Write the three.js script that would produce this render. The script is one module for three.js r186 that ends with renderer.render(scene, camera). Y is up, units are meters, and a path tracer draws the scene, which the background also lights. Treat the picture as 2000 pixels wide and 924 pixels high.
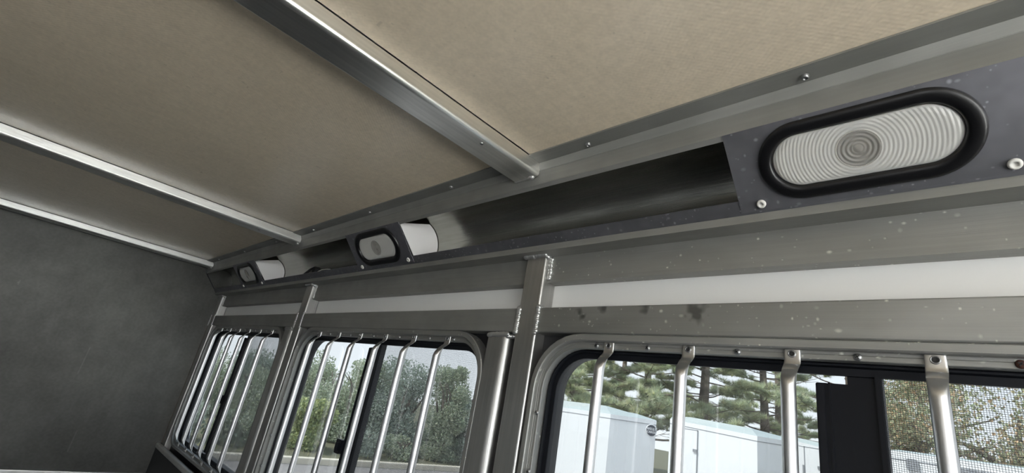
import * as THREE from 'three';
import { mergeGeometries } from 'three/addons/utils/BufferGeometryUtils.js';
import { FontLoader } from 'three/addons/loaders/FontLoader.js';
import { TextGeometry } from 'three/addons/geometries/TextGeometry.js';

// ───────────────────────── camera, sky, sun, exposure ─────────────────────────
const CY = 1.74, CZ = 0.62;                       // lens above the trailer floor / in front of the window wall
const scene = new THREE.Scene();
const camera = new THREE.PerspectiveCamera(53.64, 2000 / 924, 0.02, 600);
{
  const m = new THREE.Matrix4().makeBasis(new THREE.Vector3(0.71656, 0.16819, -0.67695), new THREE.Vector3(0.12335, 0.92465, 0.3603), new THREE.Vector3(0.68653, -0.34168, 0.64182));
  camera.quaternion.setFromRotationMatrix(m); camera.position.set(0, CY, CZ); scene.add(camera);
}
const renderer = new THREE.WebGLRenderer({ antialias: true });
renderer.toneMapping = THREE.LinearToneMapping;
renderer.toneMappingExposure = 2.9;
renderer.shadowMap.enabled = true;
const SKY = 3.0;                                   // bright, thinly overcast autumn sky
{
  const W = 64, H = 32, d = new Float32Array(W * H * 4);
  for (let j = 0; j < H; j++) for (let i = 0; i < W; i++) {
    const el = Math.max(0, ((j + 0.5) / H - 0.5) * 2), k = Math.min(1, el * 1.3);   // one even veil: whiter at the horizon, bluer overhead
    d.set([SKY * (0.97 - 0.38 * k), SKY * (1.0 - 0.22 * k), SKY * (1.02 + 0.02 * k), 1], (j * W + i) * 4);
  }
  const t = new THREE.DataTexture(d, W, H, THREE.RGBAFormat, THREE.FloatType);
  t.mapping = THREE.EquirectangularReflectionMapping; t.magFilter = THREE.LinearFilter; t.minFilter = THREE.LinearFilter; t.needsUpdate = true;
  scene.background = t; scene.environment = t;
}
const sun = new THREE.DirectionalLight(new THREE.Color(1, 0.96, 0.9), 10.5);   // sun veiled by thin cloud, high behind the trailer
sun.position.set(-12, 25, 11); sun.target.position.set(-2, 0, -6); scene.add(sun, sun.target);
sun.castShadow = true; sun.shadow.radius = 18; sun.shadow.mapSize.set(2048, 2048);
Object.assign(sun.shadow.camera, { left: -30, right: 30, top: 30, bottom: -30, near: 1, far: 90 });

// ───────────────────────── helpers ─────────────────────────
let seed = 7;
const rnd = () => { seed = (seed * 1664525 + 1013904223) >>> 0; return seed / 4294967296; };
const rr = (a, b) => a + (b - a) * rnd();
const lin = (r, g, b) => new THREE.Color().setRGB(r, g, b);
const names = {};
const numbered = (n) => { const k = names[n] = (names[n] ?? -1) + 1; return k ? `${n}_${String(k).padStart(3, '0')}` : n; };
function lit(o) { o.traverse((m) => { if (m.isMesh) { m.castShadow = true; m.receiveShadow = true; } }); return o; }
function mesh(name, geo, mat, parent) {
  const o = new THREE.Mesh(Array.isArray(geo) ? mergeGeometries(geo.map((g) => g.index ? g.toNonIndexed() : g)) : geo, mat);
  o.name = name; o.castShadow = o.receiveShadow = true; if (parent) parent.add(o); return o;
}
function top(o, name, data) { o.name = numbered(name); Object.assign(o.userData, data); scene.add(o); return lit(o); }
function group(name, data, pos = [0, 0, 0]) { const g = new THREE.Group(); g.position.set(...pos); return top(g, name, data); }
const struct = (name, pos) => { const g = new THREE.Group(); g.name = name; g.userData.kind = 'structure'; if (pos) g.position.set(...pos); scene.add(g); return g; };

function raw(pos, uv) {                            // non-indexed geometry from flat arrays
  const g = new THREE.BufferGeometry();
  g.setAttribute('position', new THREE.Float32BufferAttribute(pos, 3));
  g.setAttribute('uv', new THREE.Float32BufferAttribute(uv, 2)); g.computeVertexNormals(); return g;
}
const MAP = { x: (a, b, c) => [c, b, a], y: (a, b, c) => [a, c, b], z: (a, b, c) => [a, b, c] };
// a 2-D outline [[a,b]..] run along an axis: x takes (z,y), y takes (x,z), z takes (x,y)
function prism(outline, h0, h1, axis = 'x', crease = 0.5, caps = true) {
  let p = outline.slice(); let area = 0;
  for (let i = 0; i < p.length; i++) { const q = p[(i + 1) % p.length]; area += p[i][0] * q[1] - q[0] * p[i][1]; }
  if (area < 0) p.reverse();
  const f = MAP[axis], flip = axis !== 'z', pos = [], uv = [], nor = [], N = p.length;
  const edge = p.map((a, i) => { const q = p[(i + 1) % N], l = Math.hypot(q[0] - a[0], q[1] - a[1]) || 1e-9; return { l, n: [(q[1] - a[1]) / l, -(q[0] - a[0]) / l] }; });
  const join = (i, j) => {                          // normal of edge i at its end shared with edge j: flats stay flat, rounds are smooth
    const A = edge[i], B = edge[j], d = A.n[0] * B.n[0] + A.n[1] * B.n[1];
    if (d < Math.cos(crease)) return A.n;
    const w = A.l ** 3, v = B.l ** 3, x = A.n[0] * w + B.n[0] * v, y = A.n[1] * w + B.n[1] * v, h = Math.hypot(x, y); return [x / h, y / h];
  };
  const tri = (A, B, C, ua, ub, uc, na, nb, nc) => { if (flip) { [B, C] = [C, B]; [ub, uc] = [uc, ub]; [nb, nc] = [nc, nb]; } pos.push(...A, ...B, ...C); uv.push(...ua, ...ub, ...uc); nor.push(...na, ...nb, ...nc); };
  let v = 0;
  for (let i = 0; i < N; i++) {
    const q = p[(i + 1) % N], l = edge[i].l, n0 = f(...join(i, (i + N - 1) % N), 0), n1 = f(...join(i, (i + 1) % N), 0);
    const A = f(...p[i], h0), B = f(...q, h0), C = f(...q, h1), D = f(...p[i], h1);
    tri(A, B, C, [h0, v], [h0, v + l], [h1, v + l], n0, n1, n1); tri(A, C, D, [h0, v], [h1, v + l], [h1, v], n0, n1, n0); v += l;
  }
  let g = raw(pos, uv); g.setAttribute('normal', new THREE.Float32BufferAttribute(nor, 3));
  if (caps) {
    const cp = [], cu = [];
    for (const t of THREE.ShapeUtils.triangulateShape(p.map((a) => new THREE.Vector2(...a)), [])) for (const [h, o] of [[h1, t], [h0, [t[0], t[2], t[1]]]]) {
      const q = flip ? [o[0], o[2], o[1]] : o;
      for (const k of q) { cp.push(...f(...p[k], h)); cu.push(...p[k]); }
    }
    g = mergeGeometries([g, raw(cp, cu)]);
  }
  return g;
}
function rrect(a0, b0, a1, b1, r, n = 5) {         // rounded rectangle, r one radius or four (from a1b1 anticlockwise)
  const R = Array.isArray(r) ? r : [r, r, r, r], out = [];
  [[a1, b1, 0], [a0, b1, 1], [a0, b0, 2], [a1, b0, 3]].forEach(([a, b, k]) => {
    const q = R[k], ca = a + (a === a1 ? -q : q), cb = b + (b === b1 ? -q : q);
    if (q < 1e-5) { out.push([a, b]); return; }
    for (let i = 0; i <= n; i++) { const t = (k + i / n) * Math.PI / 2; out.push([ca + q * Math.cos(t), cb + q * Math.sin(t)]); }
  });
  return out;
}
// a closed section [[inset, z]..] swept round a rounded rectangle (x0,y0,x1,y1,r)
function sweepRing([x0, y0, x1, y1, r], section, n = 9, crease = 0.6) {
  const loops = section.map(([s, z]) => rrect(x0 + s, y0 + s, x1 - s, y1 - s, Array.isArray(r) ? r.map((q) => Math.max(0.0012, q - s)) : Math.max(0.003, r - s), n).map(([x, y]) => [x, y, z]));
  const pos = [], uv = [], nor = [], N = loops[0].length, K = section.length, dirs = [];
  for (let k = 0; k < 4; k++) for (let i = 0; i <= n; i++) { const t = (k + i / n) * Math.PI / 2; dirs.push([Math.cos(t), Math.sin(t)]); }
  const flat = section.map(([q, z], k) => { const [q1, z1] = section[(k + 1) % K], l = Math.hypot(q1 - q, z1 - z) || 1e-9; return { l, n: [(z1 - z) / l, (q1 - q) / l] }; });
  const join = (i, j) => { const A = flat[i], B = flat[j]; if (A.n[0] * B.n[0] + A.n[1] * B.n[1] < Math.cos(crease)) return A.n; const x = A.n[0] * A.l + B.n[0] * B.l, y = A.n[1] * A.l + B.n[1] * B.l, h = Math.hypot(x, y); return [x / h, y / h]; };
  const at = (q, d) => [d[0] * q[0], d[1] * q[0], q[1]];
  let v = 0;
  for (let k = 0; k < K; k++) {
    const A = loops[k], B = loops[(k + 1) % K], s0 = section[k], s1 = section[(k + 1) % K], dv = Math.hypot(s1[0] - s0[0], s1[1] - s0[1]), na = join(k, (k + K - 1) % K), nb = join(k, (k + 1) % K);
    let u = 0;
    for (let i = 0; i < N; i++) {
      const j = (i + 1) % N, du = Math.hypot(A[j][0] - A[i][0], A[j][1] - A[i][1]);
      pos.push(...A[i], ...A[j], ...B[j], ...A[i], ...B[j], ...B[i]);
      nor.push(...at(na, dirs[i]), ...at(na, dirs[j]), ...at(nb, dirs[j]), ...at(na, dirs[i]), ...at(nb, dirs[j]), ...at(nb, dirs[i]));
      uv.push(u, v, u + du, v, u + du, v + dv, u, v, u + du, v + dv, u, v + dv); u += du;
    }
    v += dv;
  }
  const g = raw(pos, uv); g.setAttribute('normal', new THREE.Float32BufferAttribute(nor, 3)); return g;
}
// rings of points joined into a skin (used for bars, tubes, wires)
function loft(rings, crease = 0.9, close = true) {
  const pos = [], uv = [], nor = [], N = rings[0].length, K = rings.length, V = (p) => new THREE.Vector3(...p), nrm = [];
  for (let k = 0; k < K; k++) nrm.push(rings[k].map((_, i) => {
    const di = V(rings[k][(i + 1) % N]).sub(V(rings[k][(i + N - 1) % N])), dk = V(rings[Math.min(k + 1, K - 1)][i]).sub(V(rings[Math.max(k - 1, 0)][i]));
    return di.cross(dk).normalize().toArray();
  }));
  for (let k = 0; k + 1 < K; k++) for (let i = 0; i < N; i++) {
    const j = (i + 1) % N, [A, B, C, D] = [rings[k][i], rings[k][j], rings[k + 1][j], rings[k + 1][i]], [a, b, c, d] = [nrm[k][i], nrm[k][j], nrm[k + 1][j], nrm[k + 1][i]];
    pos.push(...A, ...B, ...C, ...A, ...C, ...D); nor.push(...a, ...b, ...c, ...a, ...c, ...d);
    uv.push(k * 0.02, i / N * 0.05, k * 0.02, (i + 1) / N * 0.05, (k + 1) * 0.02, (i + 1) / N * 0.05, k * 0.02, i / N * 0.05, (k + 1) * 0.02, (i + 1) / N * 0.05, (k + 1) * 0.02, i / N * 0.05);
  }
  let g = raw(pos, uv); g.setAttribute('normal', new THREE.Float32BufferAttribute(nor, 3));
  if (close) {
    const cp = [], cu = [];
    for (const [R, q] of [[rings[0], 1], [rings[K - 1], -1]]) for (let i = 1; i + 1 < N; i++) for (const p of q > 0 ? [R[0], R[i + 1], R[i]] : [R[0], R[i], R[i + 1]]) { cp.push(...p); cu.push(p[0], p[1]); }
    g = mergeGeometries([g, raw(cp, cu)]);
  }
  return g;
}
function tube(points, radii, n = 8) {              // tapered tube through points
  const P = points.map((p) => new THREE.Vector3(...p)), rings = [];
  let side = new THREE.Vector3(0.31, 0.2, 0.93);
  for (let k = 0; k < P.length; k++) {
    const t = P[Math.min(k + 1, P.length - 1)].clone().sub(P[Math.max(k - 1, 0)]).normalize();
    const a = side.clone().addScaledVector(t, -side.dot(t)).normalize(), b = t.clone().cross(a); side = a;
    const r = Array.isArray(radii) ? radii[k] : radii;
    rings.push(Array.from({ length: n }, (_, i) => { const q = i / n * 2 * Math.PI; return P[k].clone().addScaledVector(a, r * Math.cos(q)).addScaledVector(b, r * Math.sin(q)).toArray(); }));
  }
  return loft(rings, 1.2);
}
const box = (x0, y0, z0, x1, y1, z1, r = 0) => prism(r ? rrect(x0, y0, x1, y1, r, 3) : [[x0, y0], [x1, y0], [x1, y1], [x0, y1]], z0, z1, 'z');
const lathe = (pts, n = 20) => { const g = new THREE.LatheGeometry(pts.map((p) => new THREE.Vector2(...p)), n); return g.toNonIndexed(); };
function headZ(r, h, recess = true, n = 18) {      // a screw head that faces +z, with a socket
  const pts = recess ? [[0.0001, h * 0.35], [r * 0.42, h * 0.35], [r * 0.46, h], [r * 0.8, h * 0.95], [r, h * 0.45], [r, -h * 0.2]] : [[0.0001, h], [r * 0.5, h * 0.9], [r * 0.85, h * 0.6], [r, h * 0.2], [r, -h * 0.2]];
  return lathe(pts.reverse(), n).rotateX(Math.PI / 2);
}
// a stack-of-dimes weld bead between two points
function bead(a, b, r, flat = [1, 1, 1]) {
  const A = new THREE.Vector3(...a), B = new THREE.Vector3(...b), n = Math.max(3, Math.round(A.distanceTo(B) / (r * 0.62))), out = [];
  for (let i = 0; i <= n; i++) {
    const s = r * rr(0.88, 1.14), g = new THREE.SphereGeometry(1, 10, 8).toNonIndexed();
    g.scale(s * flat[0], s * flat[1], s * flat[2]).rotateZ(rr(-0.3, 0.3));
    const p = A.clone().lerp(B, i / n); g.translate(p.x + rr(-1, 1) * r * 0.12, p.y + rr(-1, 1) * r * 0.12, p.z); out.push(g);
  }
  return mergeGeometries(out);
}

// ───────────────────────── computed textures ─────────────────────────
function hash(x, y, s) { let h = (x * 374761393 + y * 668265263 + s * 1442695041) | 0; h = Math.imul(h ^ (h >>> 13), 1274126177); return ((h ^ (h >>> 16)) >>> 0) / 4294967296; }
function noise(x, y, px, py, s) {                  // tiling value noise
  const ix = Math.floor(x), iy = Math.floor(y), fx = x - ix, fy = y - iy, w = (t) => t * t * (3 - 2 * t), m = (a, p) => ((a % p) + p) % p;
  const a = hash(m(ix, px), m(iy, py), s), b = hash(m(ix + 1, px), m(iy, py), s), c = hash(m(ix, px), m(iy + 1, py), s), d = hash(m(ix + 1, px), m(iy + 1, py), s);
  return a + (b - a) * w(fx) + (c - a) * w(fy) + (a - b - c + d) * w(fx) * w(fy);
}
function texture(W, H, fn, srgb, metres) {         // fn(u,v) -> [r,g,b] 0..1, repeats every metres [w,h]
  const d = new Uint8Array(W * H * 4);
  for (let j = 0; j < H; j++) for (let i = 0; i < W; i++) { const c = fn(i / W, j / H); d.set([c[0] * 255, c[1] * 255, c[2] * 255, 255].map((q) => Math.max(0, Math.min(255, q))), (j * W + i) * 4); }
  const t = new THREE.DataTexture(d, W, H); t.wrapS = t.wrapT = THREE.RepeatWrapping; t.magFilter = THREE.LinearFilter; t.minFilter = THREE.LinearMipmapLinearFilter; t.generateMipmaps = true;
  if (srgb) t.colorSpace = THREE.SRGBColorSpace; t.repeat.set(1 / metres[0], 1 / metres[1]); t.needsUpdate = true; return t;
}
const g3 = (v) => [v, v, v];
const brush = (u, v, s) => 0.5 * noise(u * 6, v * 220, 6, 220, s) + 0.3 * noise(u * 20, v * 420, 20, 420, s + 1) + 0.2 * noise(u * 3, v * 60, 3, 60, s + 2);
const blotch = (u, v, s) => 0.5 * noise(u * 5, v * 5, 5, 5, s) + 0.3 * noise(u * 13, v * 13, 13, 13, s + 1) + 0.2 * noise(u * 41, v * 41, 41, 41, s + 2);
// dried white spatter: a few hundred small ragged specks
function specks(count, s, size, asp) {
  const list = []; let q = s; const R = () => { q = (q * 1664525 + 1013904223) >>> 0; return q / 4294967296; };
  for (let i = 0; i < count; i++) list.push([R(), R(), size * (0.35 + R() * R() * 1.6), 0.6 + R() * 0.9, R()]);
  const W = 1024, H = Math.round(W * asp), buf = new Float32Array(W * H);
  for (const [x, y, r, e, k] of list) {
    const R0 = Math.ceil(r * W * 1.5) + 1, cx = x * W, cy = y * H;
    for (let j = -R0; j <= R0; j++) for (let i = -R0; i <= R0; i++) {
      const px = Math.floor(cx) + i, py = Math.floor(cy) + j, d = Math.hypot((px + 0.5 - cx) / e, py + 0.5 - cy) / (r * W);
      if (d < 1) { const q = ((py % H + H) % H) * W + ((px % W + W) % W); buf[q] = Math.max(buf[q], (0.35 + 0.65 * k) * (1 - d * d)); }
    }
  }
  return (u, v) => buf[Math.floor(v * H) * W + Math.floor(u * W)];
}
const sp = specks(1500, 91, 0.0018, 0.5);
const aluSpatter = texture(1024, 512, (u, v) => { const b = 0.61 + 0.035 * (brush(u, v, 3) - 0.5) + 0.12 * (blotch(u, v, 9) - 0.5), s = sp(u, v) * (0.5 + 0.9 * noise(u * 200, v * 100, 200, 100, 5)); const k = Math.min(1, s); return [b + (0.95 - b) * k, b + (0.95 - b) * k, b * 0.975 + (0.93 - b) * k]; }, true, [1, 0.5]);
const aluClean = texture(512, 512, (u, v) => { const b = 0.76 + 0.1 * (brush(u, v, 23) - 0.5) + 0.1 * (blotch(u, v, 29) - 0.5); return [b, b, b * 0.99]; }, true, [0.7, 0.7]);
const stain = (u, v, x, y, r, s) => Math.max(0, Math.min(1, 1.7 - Math.hypot(u - x, (v - y) * 0.5) / r - 1.3 * noise(u * 160, v * 80, 160, 80, s)));
const aluDull = texture(512, 512, (u, v) => { const b = 0.61 + 0.04 * (brush(u, v, 13) - 0.5) + 0.12 * (blotch(u, v, 19) - 0.5); return [b, b, b * 0.975]; }, true, [0.8, 0.8]);
const headTex = texture(1024, 512, (u, v) => {
  const b = 0.61 + 0.035 * (brush(u, v, 3) - 0.5) + 0.14 * (blotch(u, v, 9) - 0.5), k = Math.min(1, sp(u, v) * (0.5 + 0.9 * noise(u * 200, v * 100, 200, 100, 5)));
  const q = Math.max(stain(u, v, 0.131, 0.0518, 0.006, 7), stain(u, v, 0.122, 0.064, 0.008, 8), stain(u, v, 0.166, 0.078, 0.009, 9), stain(u, v, 0.236, 0.08, 0.011, 10), stain(u, v, 0.309, 0.07, 0.014, 11), stain(u, v, 0.309, 0.048, 0.011, 12)), w = b * (1 - 0.34 * q);
  return [w + (0.9 - w) * k * (1 - q), w + (0.9 - w) * k * (1 - q), w * 0.975 + (0.88 - w) * k * (1 - q)];
}, true, [1, 0.5]);
const spatterRough = texture(512, 256, (u, v) => g3(Math.min(1, 0.72 + 0.25 * (blotch(u, v, 9) - 0.4) + 0.4 * sp(u, v))), false, [1, 0.5]);
const brushBump = texture(512, 512, (u, v) => g3(brush(u, v, 33)), false, [0.6, 0.12]);
const sp2 = specks(420, 17, 0.0058, 1);
const plateTex = texture(512, 512, (u, v) => { const b = 0.6 + 0.16 * (blotch(u, v, 41) - 0.5), k = Math.min(1, sp2(u, v) * 1.1); return [b + (0.85 - b) * k, b + (0.85 - b) * k, b * 1.03 + (0.86 - b) * k]; }, true, [0.3, 0.3]);
const panelTex = texture(768, 768, (u, v) => {
  const fibre = 0.5 * noise(u * 190, v * 60, 190, 60, 51) + 0.5 * noise(u * 60, v * 190, 60, 190, 52), q = blotch(u, v, 55), f = noise(u * 330, v * 330, 330, 330, 57);
  const spot = noise(u * 90, v * 90, 90, 90, 58) > 0.965 ? 0.06 : 0, b = 0.885 + 0.05 * (fibre - 0.5) + 0.05 * (q - 0.5) + 0.03 * (f - 0.5) - spot;
  return [b, b * 0.935, b * 0.835];
}, true, [0.8, 0.8]);
const panelBump = texture(512, 512, (u, v) => g3(0.5 + 0.25 * Math.sin(u * 2 * Math.PI * 62) * Math.sin(v * 2 * Math.PI * 62) + 0.4 * (noise(u * 150, v * 150, 150, 150, 61) - 0.5)), false, [0.4, 0.4]);
const sheetTex = texture(512, 512, (u, v) => { const b = 0.58 + 0.26 * (blotch(u, v, 71) - 0.5) + 0.02 * (noise(u * 160, v * 9, 160, 9, 72) - 0.5) + 0.05 * (noise(u * 300, v * 300, 300, 300, 73) - 0.5); const sc = noise(u * 500, v * 6, 500, 6, 77) > 0.986 ? 0.09 : 0; return g3(b + sc); }, true, [1.6, 1.6]);
const rubberTex = texture(256, 256, (u, v) => g3(0.2 + 0.08 * (blotch(u, v, 81) - 0.5)), true, [0.5, 0.5]);
const asphaltTex = texture(512, 512, (u, v) => { const b = 0.56 + 0.12 * (blotch(u, v, 85) - 0.5) + 0.1 * (noise(u * 200, v * 200, 200, 200, 86) - 0.5); return [b, b, b * 1.01]; }, true, [6, 6]);
const barkTex = texture(256, 256, (u, v) => { const b = 0.36 + 0.22 * (noise(u * 24, v * 7, 24, 7, 91) - 0.5) + 0.12 * (noise(u * 60, v * 30, 60, 30, 92) - 0.5); return [b * 1.06, b * 0.97, b * 0.88]; }, true, [0.06, 0.5]);

const S = (o) => new THREE.MeshStandardMaterial(o), Ph = (o) => new THREE.MeshPhysicalMaterial(o);
const M = {
  alu: S({ color: lin(1.25, 1.24, 1.22), map: aluClean, metalness: 0.85, roughness: 0.4, bumpMap: brushBump, bumpScale: 0.0002 }),
  spatter: S({ color: lin(1, 1, 1), map: aluSpatter, metalness: 0.75, roughness: 0.75, roughnessMap: spatterRough, bumpMap: brushBump, bumpScale: 0.00008 }),
  dull: S({ color: lin(1, 1, 1), map: aluDull, metalness: 0.75, roughness: 0.62, bumpMap: brushBump, bumpScale: 0.00008 }),
  post: S({ color: lin(0.82, 0.81, 0.79), map: aluClean, metalness: 0.88, roughness: 0.36, bumpMap: brushBump, bumpScale: 0.0002 }),
  header: S({ color: lin(1, 1, 1), map: headTex, metalness: 0.75, roughness: 0.75, roughnessMap: spatterRough, bumpMap: brushBump, bumpScale: 0.00008 }),
  bright: S({ color: lin(1.5, 1.48, 1.44), map: aluClean, metalness: 0.93, roughness: 0.28 }),
  brushed: Ph({ color: lin(0.72, 0.72, 0.67), map: aluClean, metalness: 0.88, roughness: 0.24, anisotropy: 0.75, anisotropyRotation: Math.PI / 2, bumpMap: brushBump, bumpScale: 0.0002 }),
  bar: S({ color: lin(0.66, 0.66, 0.66), metalness: 1, roughness: 0.34 }),
  plate: S({ color: lin(0.84, 0.84, 0.87), map: plateTex, metalness: 0.82, roughness: 0.5 }),
  weld: S({ color: lin(0.62, 0.62, 0.61), metalness: 0.85, roughness: 0.38 }),
  cap: S({ color: lin(0.87, 0.85, 0.84), metalness: 0, roughness: 0.45 }),
  panel: S({ color: lin(0.98, 0.98, 0.97), map: panelTex, roughness: 0.2, metalness: 0, bumpMap: panelBump, bumpScale: 0.0003 }),
  sheet: S({ color: lin(0.3, 0.3, 0.28), map: sheetTex, metalness: 0.8, roughness: 0.5 }),
  white: S({ color: lin(0.8, 0.8, 0.78), roughness: 0.45 }),
  black: Ph({ color: lin(0.005, 0.006, 0.009), roughness: 0.5, specularIntensity: 0.5 }),
  rubber: S({ color: lin(0.012, 0.012, 0.014), roughness: 0.5 }),
  mat: S({ color: lin(0.55, 0.55, 0.56), map: rubberTex, roughness: 0.85 }),
  grommet: S({ color: lin(0.006, 0.006, 0.007), roughness: 0.32 }),
  steel: S({ color: lin(0.34, 0.34, 0.34), metalness: 1, roughness: 0.45 }),
  rust: S({ color: lin(0.06, 0.02, 0.012), roughness: 0.9 }),
  darkhole: S({ color: lin(0.02, 0.02, 0.02), roughness: 0.8 }),
  nylon: S({ color: lin(0.75, 0.74, 0.7), roughness: 0.5 }),
  sealant: S({ color: lin(0.16, 0.075, 0.03), roughness: 0.8 }),
  glass: Ph({ color: lin(0.15, 0.158, 0.163), roughness: 0.03, transmission: 0.72, thickness: 0, ior: 1.5 }),
  lens: Ph({ color: lin(0.8, 0.8, 0.77), roughness: 0.22, transmission: 0.35, thickness: 0, ior: 1.5 }),
  clear: Ph({ color: lin(0.84, 0.82, 0.78), roughness: 0.2, transmission: 0.72, thickness: 0, ior: 1.5 }),
  bulb: S({ color: lin(0.22, 0.2, 0.18), roughness: 0.4, metalness: 0.4 }),
  reflector: S({ color: lin(0.62, 0.6, 0.56), roughness: 0.45, metalness: 0.25 }),
  wire: S({ color: lin(0.02, 0.02, 0.022), roughness: 0.6 }),
  screen: S({ color: lin(0.07, 0.073, 0.08), roughness: 0.6 }),
  asphalt: S({ color: lin(0.95, 0.88, 0.8), map: asphaltTex, roughness: 0.9 }),
  apron: S({ color: lin(0.6, 0.57, 0.515), roughness: 0.9 }),
  concrete: S({ color: lin(0.66, 0.6, 0.48), roughness: 0.9, bumpMap: panelBump, bumpScale: 0.002 }),
  trailer: S({ color: lin(0.8, 0.81, 0.8), roughness: 0.35 }),
  trailerRoof: S({ color: lin(0.4, 0.45, 0.43), roughness: 0.5 }),
  grey: S({ color: lin(0.25, 0.26, 0.27), roughness: 0.5 }),
  badge: S({ color: lin(0.03, 0.035, 0.05), roughness: 0.4 }),
  bark: S({ color: lin(1.5, 1.45, 1.4), map: barkTex, roughness: 0.95 }),
  leaf: Ph({ color: lin(1, 1, 1), roughness: 0.95, transmission: 0.4, thickness: 0, side: THREE.DoubleSide }),
  needle: Ph({ color: lin(1, 1, 1), roughness: 0.95, transmission: 0.35, thickness: 0, side: THREE.DoubleSide }),
};

// ───────────────────────── the trailer: shell ─────────────────────────
const XF = -2.545, XR = 0.85, W = 2.03, Y = (v) => CY + v, ROOF = 0.392;
const mir = (p) => p.map(([z, y]) => [W - z, y]);
const up = (p) => p.map(([z, y]) => [z, Y(y)]);
{
  const f = struct('floor'); mesh('rubber_mat', box(XF - 0.04, -0.06, -0.05, XR + 0.02, 0, W + 0.05), M.mat, f);
}
const ceiling = struct('ceiling');
mesh('roof_skin', prism(up([[-0.03, 0.405], [W + 0.03, 0.405], [W + 0.03, 0.44], [-0.03, 0.44]]), XF - 0.04, XR + 0.04), M.white, ceiling);
const BEAMS = [[-2.505, -2.449], [-1.526, -1.4698], [-0.547, -0.4907], [0.432, 0.4883]];
{
  const edges = [XF, ...BEAMS.flatMap(([a, b]) => [a + 0.004, b - 0.0]), XR];
  for (let i = 0; i < edges.length; i += 2) {
    const a = edges[i] + 0.0015, b = edges[i + 1] - 0.0015;
    const g = prism(up([[0.15, ROOF], [W - 0.15, ROOF], [W - 0.15, ROOF + 0.004], [0.15, ROOF + 0.004]]), a, b);
    const p = g.attributes.position, u = g.attributes.uv; for (let k = 0; k < p.count; k++) u.setXY(k, p.getX(k), p.getZ(k));
    mesh('panel', g, M.panel, ceiling);
  }
}
// window openings: lower-left corner x of each, all 0.854 x 0.496
const WX = [-2.464, -1.495, -0.525], WW = 0.854, WB = -0.37, WT = 0.126, WH = WT - WB;
function skinWithHoles(z0, z1, y0, y1, grow, r, wx) {
  const s = new THREE.Shape([[XF - 0.04, y0], [XR + 0.04, y0], [XR + 0.04, y1], [XF - 0.04, y1]].map((p) => new THREE.Vector2(...p)));
  for (const x of wx) s.holes.push(new THREE.Path(rrect(x + grow, Y(WB) + grow, x + WW - grow, Y(WT) - grow, r, 8).reverse().map((p) => new THREE.Vector2(...p))));
  const g = new THREE.ExtrudeGeometry(s, { depth: z1 - z0, bevelEnabled: false }); g.translate(0, 0, z0); return g;
}
for (const side of [0, 1]) {
  const wx = side ? WX.map((x) => XF + XR - x - WW) : WX;
  const m = side ? mir : (p) => p, wall = struct(side ? 'wall_left' : 'wall_right');
  const sk = skinWithHoles(-0.03, 0, -0.06, Y(0.3), 0.012, 0.075, wx);
  if (side) sk.rotateY(Math.PI).translate(XF + XR, 0, W);
  mesh('outer_skin', sk, M.white, wall);
  const bk = skinWithHoles(0.0005, 0.011, Y(WB) - 0.03, Y(0.13), 0.006, 0.08, wx);   // black rubber backing that shows round the window corners
  if (side) bk.rotateY(Math.PI).translate(XF + XR, 0, W);
  mesh('rubber_backing', bk, M.rubber, wall);
  for (const [a, b] of side ? [[XF, XR]] : [[XF, -1.5215], [-1.5214, -0.5505], [-0.5504, XR]]) mesh('upper_band', prism(up(m([[0.0005, 0.2158], [0.023, 0.2158], [0.023, 0.2632], [0.0005, 0.2632]])), a, b), !side && a > -0.6 ? M.spatter : M.dull, wall);
  mesh('lower_panel', prism(m([[0.0005, 0.001], [0.012, 0.001], [0.012, Y(WB) - 0.03], [0.0005, Y(WB) - 0.03]]), XF, XR), side ? M.rubber : M.alu, wall);
  // the rounded corner between wall and roof: inner face an arc of 58.5 mm, sheet 2 mm thick
  const arc = [];
  for (let i = 0; i <= 18; i++) { const t = Math.PI + (-0.35 + i / 18 * (Math.PI / 2 + 0.35)) * -1 - 0; arc.push([0.061 + 0.0585 * Math.cos(t), 0.324 + 0.0585 * Math.sin(t)]); }
  const inner = [[0.0062, 0.2775], ...arc, [0.122, 0.3835]], outer = [[0.122, 0.404], ...arc.map(([z, y]) => [0.061 + (z - 0.061) * 1.55, 0.324 + (y - 0.324) * 1.36]).reverse(), [-0.03, 0.2775]];
  mesh('roof_cove', prism(up(m([...inner, ...outer])), XF, XR, 'x', 0.3), M.brushed, wall);
  // roof rail with the bolted flange, and the rail under the lamps
  const t1 = struct(side ? 'trim_3' : 'trim_1');
  mesh('rail', prism(up(m([[0.157, 0.3915], [0.157, 0.3892], [0.1305, 0.3888], [0.1255, 0.3772], [0.1247, 0.3765], [0.1245, 0.3514], [0.1198, 0.3462], [0.1185, 0.3475], [0.1221, 0.352], [0.1221, 0.3915]])), XF, XR, 'x', 0.2), M.dull, t1);
  if (!side) for (const x of [-2.32, -1.98, -1.65, -1.354, -1.0305, -0.7126, -0.384, -0.0995, 0.2]) {
    const b = mesh('bolt', headZ(0.0042, 0.004).rotateX(Math.PI / 2), M.steel, t1); b.position.set(x, Y(0.3892), 0.1405);
  }
  const t2 = struct(side ? 'trim_4' : 'trim_2');
  mesh('rail', prism(up(m([[0.055, 0.2634], [0.055, 0.274], [0.0527, 0.2765], [0.0, 0.2765], [0.0, 0.2634]])), XF, XR, 'x', 0.2), M.dull, t2);
  mesh('lip', prism(up(m([[0.0551, 0.2741], [0.0677, 0.2881], [0.0663, 0.2894], [0.0528, 0.2766]])), XF, XR, 'x', 0.2), M.plate, t2);
}
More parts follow.
